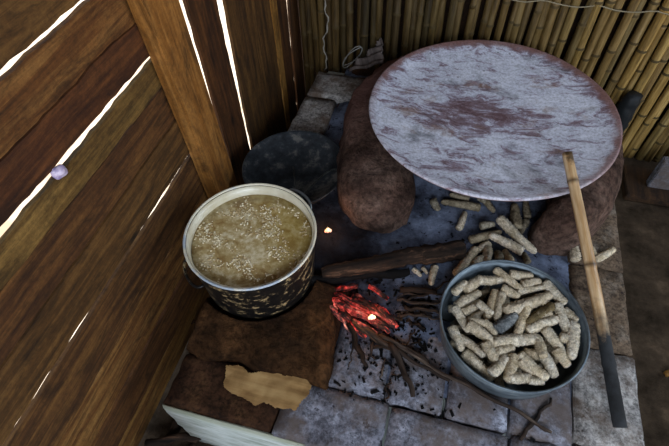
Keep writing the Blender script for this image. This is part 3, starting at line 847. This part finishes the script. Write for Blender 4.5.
tag(branch('charred_log', LOGS[2][:2], LOGS[2][2:], .016, .026, .028, M_CHAR, 10, .012, 8, .8), 'short black burnt branch end reaching under the enamel pot', 'log')
GS = 'thin sticks on the ash right of the fire'
SL = {0: 'thickest bent dead stick sloping from the embers to the front', 1: 'forked end of the bent stick pointing at the front blocks', 2: 'long thin dead stick running from embers towards the basin front',
      3: 'short thick charred stick pointing straight down from the embers', 4: 'medium dead stick lying just right of the small yellow flame', 6: 'thickest short stick lying crosswise between log and basin',
      11: 'tiny twig lying across the block joint before the fire', 12: 'tiny twig lowest before the fire at the block joint'}
for i, (a, b, c, d, r) in enumerate(STK):
    l = SL.get(i, 'thin short dead stick among those lying on ash right of the embers')
    tag(branch('firewood_stick', (a, b), (c, d), r, .04 if i < 5 else .02, .014+r, M_STICK if i % 3 else M_BARK, 8, .010, i*1.9, .7), l, 'stick', GS if i not in SL else None)
for i, (a, b, c, d, r) in enumerate(HOT):
    tag(branch('burning_stick', (a, b), (c, d), r*.92, .035+.006*(i % 3), .03, M_HOT, 9, .008, i*2.3, .9), 'red glowing charred stick in the ember pile by the pot', 'stick', 'glowing sticks in the ember pile')
tag(branch('long_stick', LONG[0][:2], LONG[0][2:], .009, .03, .004+.009, M_STICK, 8, .012, 4, .7), 'long thin grey stick running from the fire under the basin to the front', 'stick')
tag(branch('short_stick', LONG[1][:2], LONG[1][2:], .007, .009, .009, M_STICK, 8, .008, 6, .8), 'short stick lying on the front blocks below the basin', 'stick')
# charcoal bits scattered on the ash
def bits():
    bm = bmesh.new(); rnd = random.Random(5)
    for _ in range(650):
        x = rnd.gauss(-.03, .17); y = rnd.gauss(.78, .16)
        if x < -.2 or y < .5 or (math.hypot(x-BX, y-BY) < BR+.01): continue
        s = rnd.uniform(.002, .008) * (1.6 if rnd.random() < .1 else 1)
        z = max(ash_h(x, y), .001) + s*.3
        mtx = Matrix.Translation((x, y, z)) @ Matrix.Rotation(rnd.uniform(0, 6), 4, 'Z') @ Matrix.Diagonal((s*rnd.uniform(1, 3), s, s*.6, 1))
        r = bmesh.ops.create_cube(bm, size=1, matrix=mtx)
        for v in r['verts']: v.co += Vector((rnd.uniform(-1, 1), rnd.uniform(-1, 1), rnd.uniform(-1, 1)))*s*.2
    return bm
tag(obj('charcoal_bits', bits(), M_CHAR), 'black charcoal crumbs scattered over ash and blocks before the fire', 'charcoal', kind='stuff')
def flame(x, y, z, h, w, label, power):
    m = MT('flame_glow', .5, 0)
    o3 = m.sep('Generated')
    e = m.ramp(o3[2], [(0, 'ff5a20'), (.35, 'ffb050'), (.8, 'ffe8a8')])
    m.l.new(e, m.b.inputs['Emission Color']); m.b.inputs['Emission Strength'].default_value = power*3.4
    bm = bmesh.new()
    for k, (dx, dy, s) in enumerate(((0, 0, 1), (w*.9, w*.3, .65), (-w*.8, -w*.4, .5))):
        pts = [(dx + .35*w*math.sin(t*3+k)*t, dy + w*.3*math.sin(t*2), h*s*t) for t in [q/9 for q in range(10)]]
        rd = [w*s*(math.sin(min(1, t*1.15+.18)*PI)**.8*.9+.02)*(.6 if t > .7 else 1) for t in [q/9 for q in range(10)]]
        tube_bm(pts, rd, 8, bm=bm)
    o = obj('flame', bm, m.m, smooth=True, loc=(x, y, z)); tag(o, label, 'flame')
    lt = bpy.data.objects.new('flame_light', bpy.data.lights.new('flame_light', 'POINT')); COL.objects.link(lt)
    lt.location = (x, y, z+h*.9+.03); lt.data.energy = power; lt.data.color = (1, .45, .16); lt.data.shadow_soft_size = .03
    return o
flame(-.115, .800, .045, .035, .010, 'small yellow flame rising from the glowing embers', .35)
flame(-.385, 1.17, .012, .035, .011, 'small orange flame burning behind the right side of the pot', .2)

# ------------------------------------------------------------------ bamboo tube
def bamboo():
    A = Vector((.481, 1.494, .365)); B = Vector((.734, .632, .028))
    L = (B-A).length; n = 60; pts = []; rd = []
    for k in range(n+1):
        t = k/n; pts.append((L*t, .006*math.sin(t*4), -.004*math.sin(t*5)))
        r = .0185 + .0025*t
        for nd in (.12, .45, .80):
            r += .0022*math.exp(-((t-nd)/.008)**2) - .0010*math.exp(-((t-nd-.02)/.01)**2)
        rd.append(r)
    bm = tube_bm(pts, rd, 20, cap=False)
    bm2 = tube_bm(pts, [q*.72 for q in rd], 20, cap=False, bm=bm)
    bm.verts.ensure_lookup_table(); N = (n+1)*20
    for base in (0, n*20):
        for k in range(20):
            bm.faces.new((bm.verts[base+k], bm.verts[base+(k+1) % 20], bm.verts[N+base+(k+1) % 20], bm.verts[N+base+k]))
    m = MT('bamboo_skin', .38, .5)
    o = m.sep(); g = m.noise(m.coords((3, 40, 40), rnd=False), 1, 6, .65); q = m.noise(m.coords((1, 1, 1), rnd=False), 12, 6, .7)
    c = m.ramp(g, [(.3, '80603c'), (.48, 'b08c60'), (.7, 'dcc29a')])
    nb = None
    for nd in (.12, .45, .80):
        d = m.ramp(m.math('ABSOLUTE', m.math('SUBTRACT', o[0], nd*L)), [(.0, 1.0), (.014, 0.0)])
        c = m.mix(m.math('MULTIPLY', d, .85), c, '38220f')
    ch = m.math('ADD', o[0], m.math('MULTIPLY', m.math('SUBTRACT', q, .5), .45))
    f = m.ramp(ch, [(.52, 0.0), (.70, 1.0)])
    c = m.mix(m.math('MULTIPLY', f, 1.0), c, m.ramp(q, [(.4, '0b0d0f'), (.6, '24272a')]))
    f2 = m.ramp(ch, [(.01, 1.0), (.05, 0.0)]); c = m.mix(m.math('MULTIPLY', f2, .8), c, '1c140e')
    m.base(c); m.bump(g, .25, .002); m.rough(m.math('ADD', .38, m.math('MULTIPLY', f, .5)))
    o = obj('bamboo_tube', bm, m.m, smooth=True); o.location = A; o.rotation_euler = (B-A).to_track_quat('X', 'Z').to_euler()
    return o
tag(bamboo(), 'bamboo blowing tube with scorched black foot leaning on the griddle rim', 'bamboo tube')

# ------------------------------------------------------------------ cardboard scrap
def scrap(pts, z, th, mat, name, curl=.004, seed=0):
    """ragged sheet: outline polygon filled with a fine grid, given thickness"""
    def inside(x, y):
        c = False; j = len(pts)-1
        for i in range(len(pts)):
            xi, yi = pts[i]; xj, yj = pts[j]
            if (yi > y) != (yj > y) and x < (xj-xi)*(y-yi)/(yj-yi)+xi: c = not c
            j = i
        return c
    xs = [p[0] for p in pts]; ys = [p[1] for p in pts]
    bm = grid_bm(min(xs)-.01, max(xs)+.01, min(ys)-.01, max(ys)+.01, 90, 50, lambda x, y: z + curl*abs(nz((x, y, seed), 7)) + curl*.3*nz((x, y, seed), 30),
                 keep=lambda x, y: inside(x+.006*nz((x, y, 0), 40), y+.006*nz((x, y, 4), 40)))
    bmesh.ops.solidify(bm, geom=bm.faces[:], thickness=-th)
    return obj(name, bm, mat, smooth=False)
m = MT('torn_cardboard', .9, .1); n = m.noise(m.coords((3, 40, 1), rnd=False), 1, 5, .6); q = m.noise(m.coords((1, 1, 1), rnd=False), 14, 5, .6)
c = m.ramp(m.math('ADD', m.math('MULTIPLY', n, .5), m.math('MULTIPLY', q, .5)), [(.35, '6b4e2e'), (.5, '94744a'), (.65, 'a98a5c')]); m.base(c); m.bump(n, .5, .003)
tag(scrap([(-.575, .512), (-.52, .522), (-.49, .502), (-.44, .528), (-.36, .53), (-.285, .535), (-.262, .515), (-.262, .49), (-.295, .425), (-.35, .420), (-.40, .424), (-.43, .408), (-.47, .418), (-.52, .425), (-.555, .437), (-.565, .47)], .010, .004, m.m, 'cardboard_scrap', .008),
    'torn piece of brown cardboard lying on the dark front left corner of the hearth', 'cardboard')

# ------------------------------------------------------------------ clutter along the back
m = MT('grey_paper', .9, .1); q = m.noise(m.coords((30, 4, 4), rnd=False), 1, 5, .6); m.base(m.ramp(q, [(.35, '3c3430'), (.6, '6a605c')])); m.bump(q, .6, .004)
bm = bmesh.new()
bm = grid_bm(0, .20, 0, .16, 24, 20, lambda x, y: .012*math.sin(y*130) + .02*nz((x, y, 0), 14), keep=lambda x, y: y < .02 + x*.75)
bmesh.ops.solidify(bm, geom=bm.faces[:], thickness=.003)
o = obj('crumpled_sacking', bm, m.m, smooth=True, loc=(-.555, 2.26, .05)); o.rotation_euler = (.35, -.35, .15)
tag(o, 'crumpled grey sacking scrap on the back blocks beside the griddle', 'sacking')
pts = []
for k in range(60):
    a = k/60*2*PI*2
    pts.append((-.565 + .035*math.cos(a) + .045*math.sin(a)*.9, 2.36 + .02*math.cos(a)+.004*k/10, .075 + .07*math.sin(a) + .006*math.sin(k*.5)))
tag(obj('wire_coil', tube_bm(pts, .0028, 6), simple('pale_wire', '8c8a84', .5, .5, .3).m, smooth=True), 'looped pale wire standing on the back blocks beside the cane fence', 'wire')
tag(branch('charred_post', (.955, 2.40), (.965, 2.43), .046, -.44, .03, simple('blackened_wood', '16191c', .6, .3).m, 16, .004, 2, 1.0), 'dark blackened stump standing between griddle and cane fence on the right', 'post')
tag(obj('floor_plank', box_bm(1.08, 1.9, 2.12, 2.36, -.45, -.40, .005, 3, .004), M_ROOF), 'dark plank lying on the floor against the cane fence at right', 'plank')
tag(obj('grey_slab', box_bm(1.19, 1.5, 2.20, 2.25, -.40, -.20, .005, 3, .003), M_CON), 'grey slab standing on the dark floor plank at the far right', 'slab')
tag(branch('wood_chip', (1.15, 1.09), (1.22, 1.13), .014, -.435, -.435, M_POST, 8, .004, 2, .8), 'light brown wood chip on the dark floor right of the hearth', 'wood chip')
# wad pushed into the gap of the left wall
bm = bmesh.new(); bmesh.ops.create_icosphere(bm, subdivisions=3, radius=.019)
for v in bm.verts: v.co *= 1 + .35*nz(v.co, 60, 2)
mw = MT('lilac_plastic', .6, .4); mw.base(mw.ramp(mw.noise(mw.coords((1, 1, 1), rnd=False), 60, 3), [(.35, '8d7da8'), (.65, 'd4c8dc')]))
tag(obj('plastic_wad', bm, mw.m, smooth=True, loc=(-.943, .652, .768)), 'small lilac plastic wad stuck in the bright gap of the plank wall', 'wad')
# firewood kept in the dark beside the hearth
for i, (a, b, c, d, r) in enumerate([(-.86, .20, -.80, .50, .022), (-.80, .16, -.72, .30, .018), (-.90, .26, -.70, .33, .016)]):
    tag(branch('stored_firewood', (a, b), (c, d), r, -.44+r+.03*i, -.44+r+.02*i, M_BARK, 10, .01, i*3.3, .9), 'piece of firewood lying on the dark floor at the hearth corner', 'firewood', 'firewood on the floor at the hearth corner')
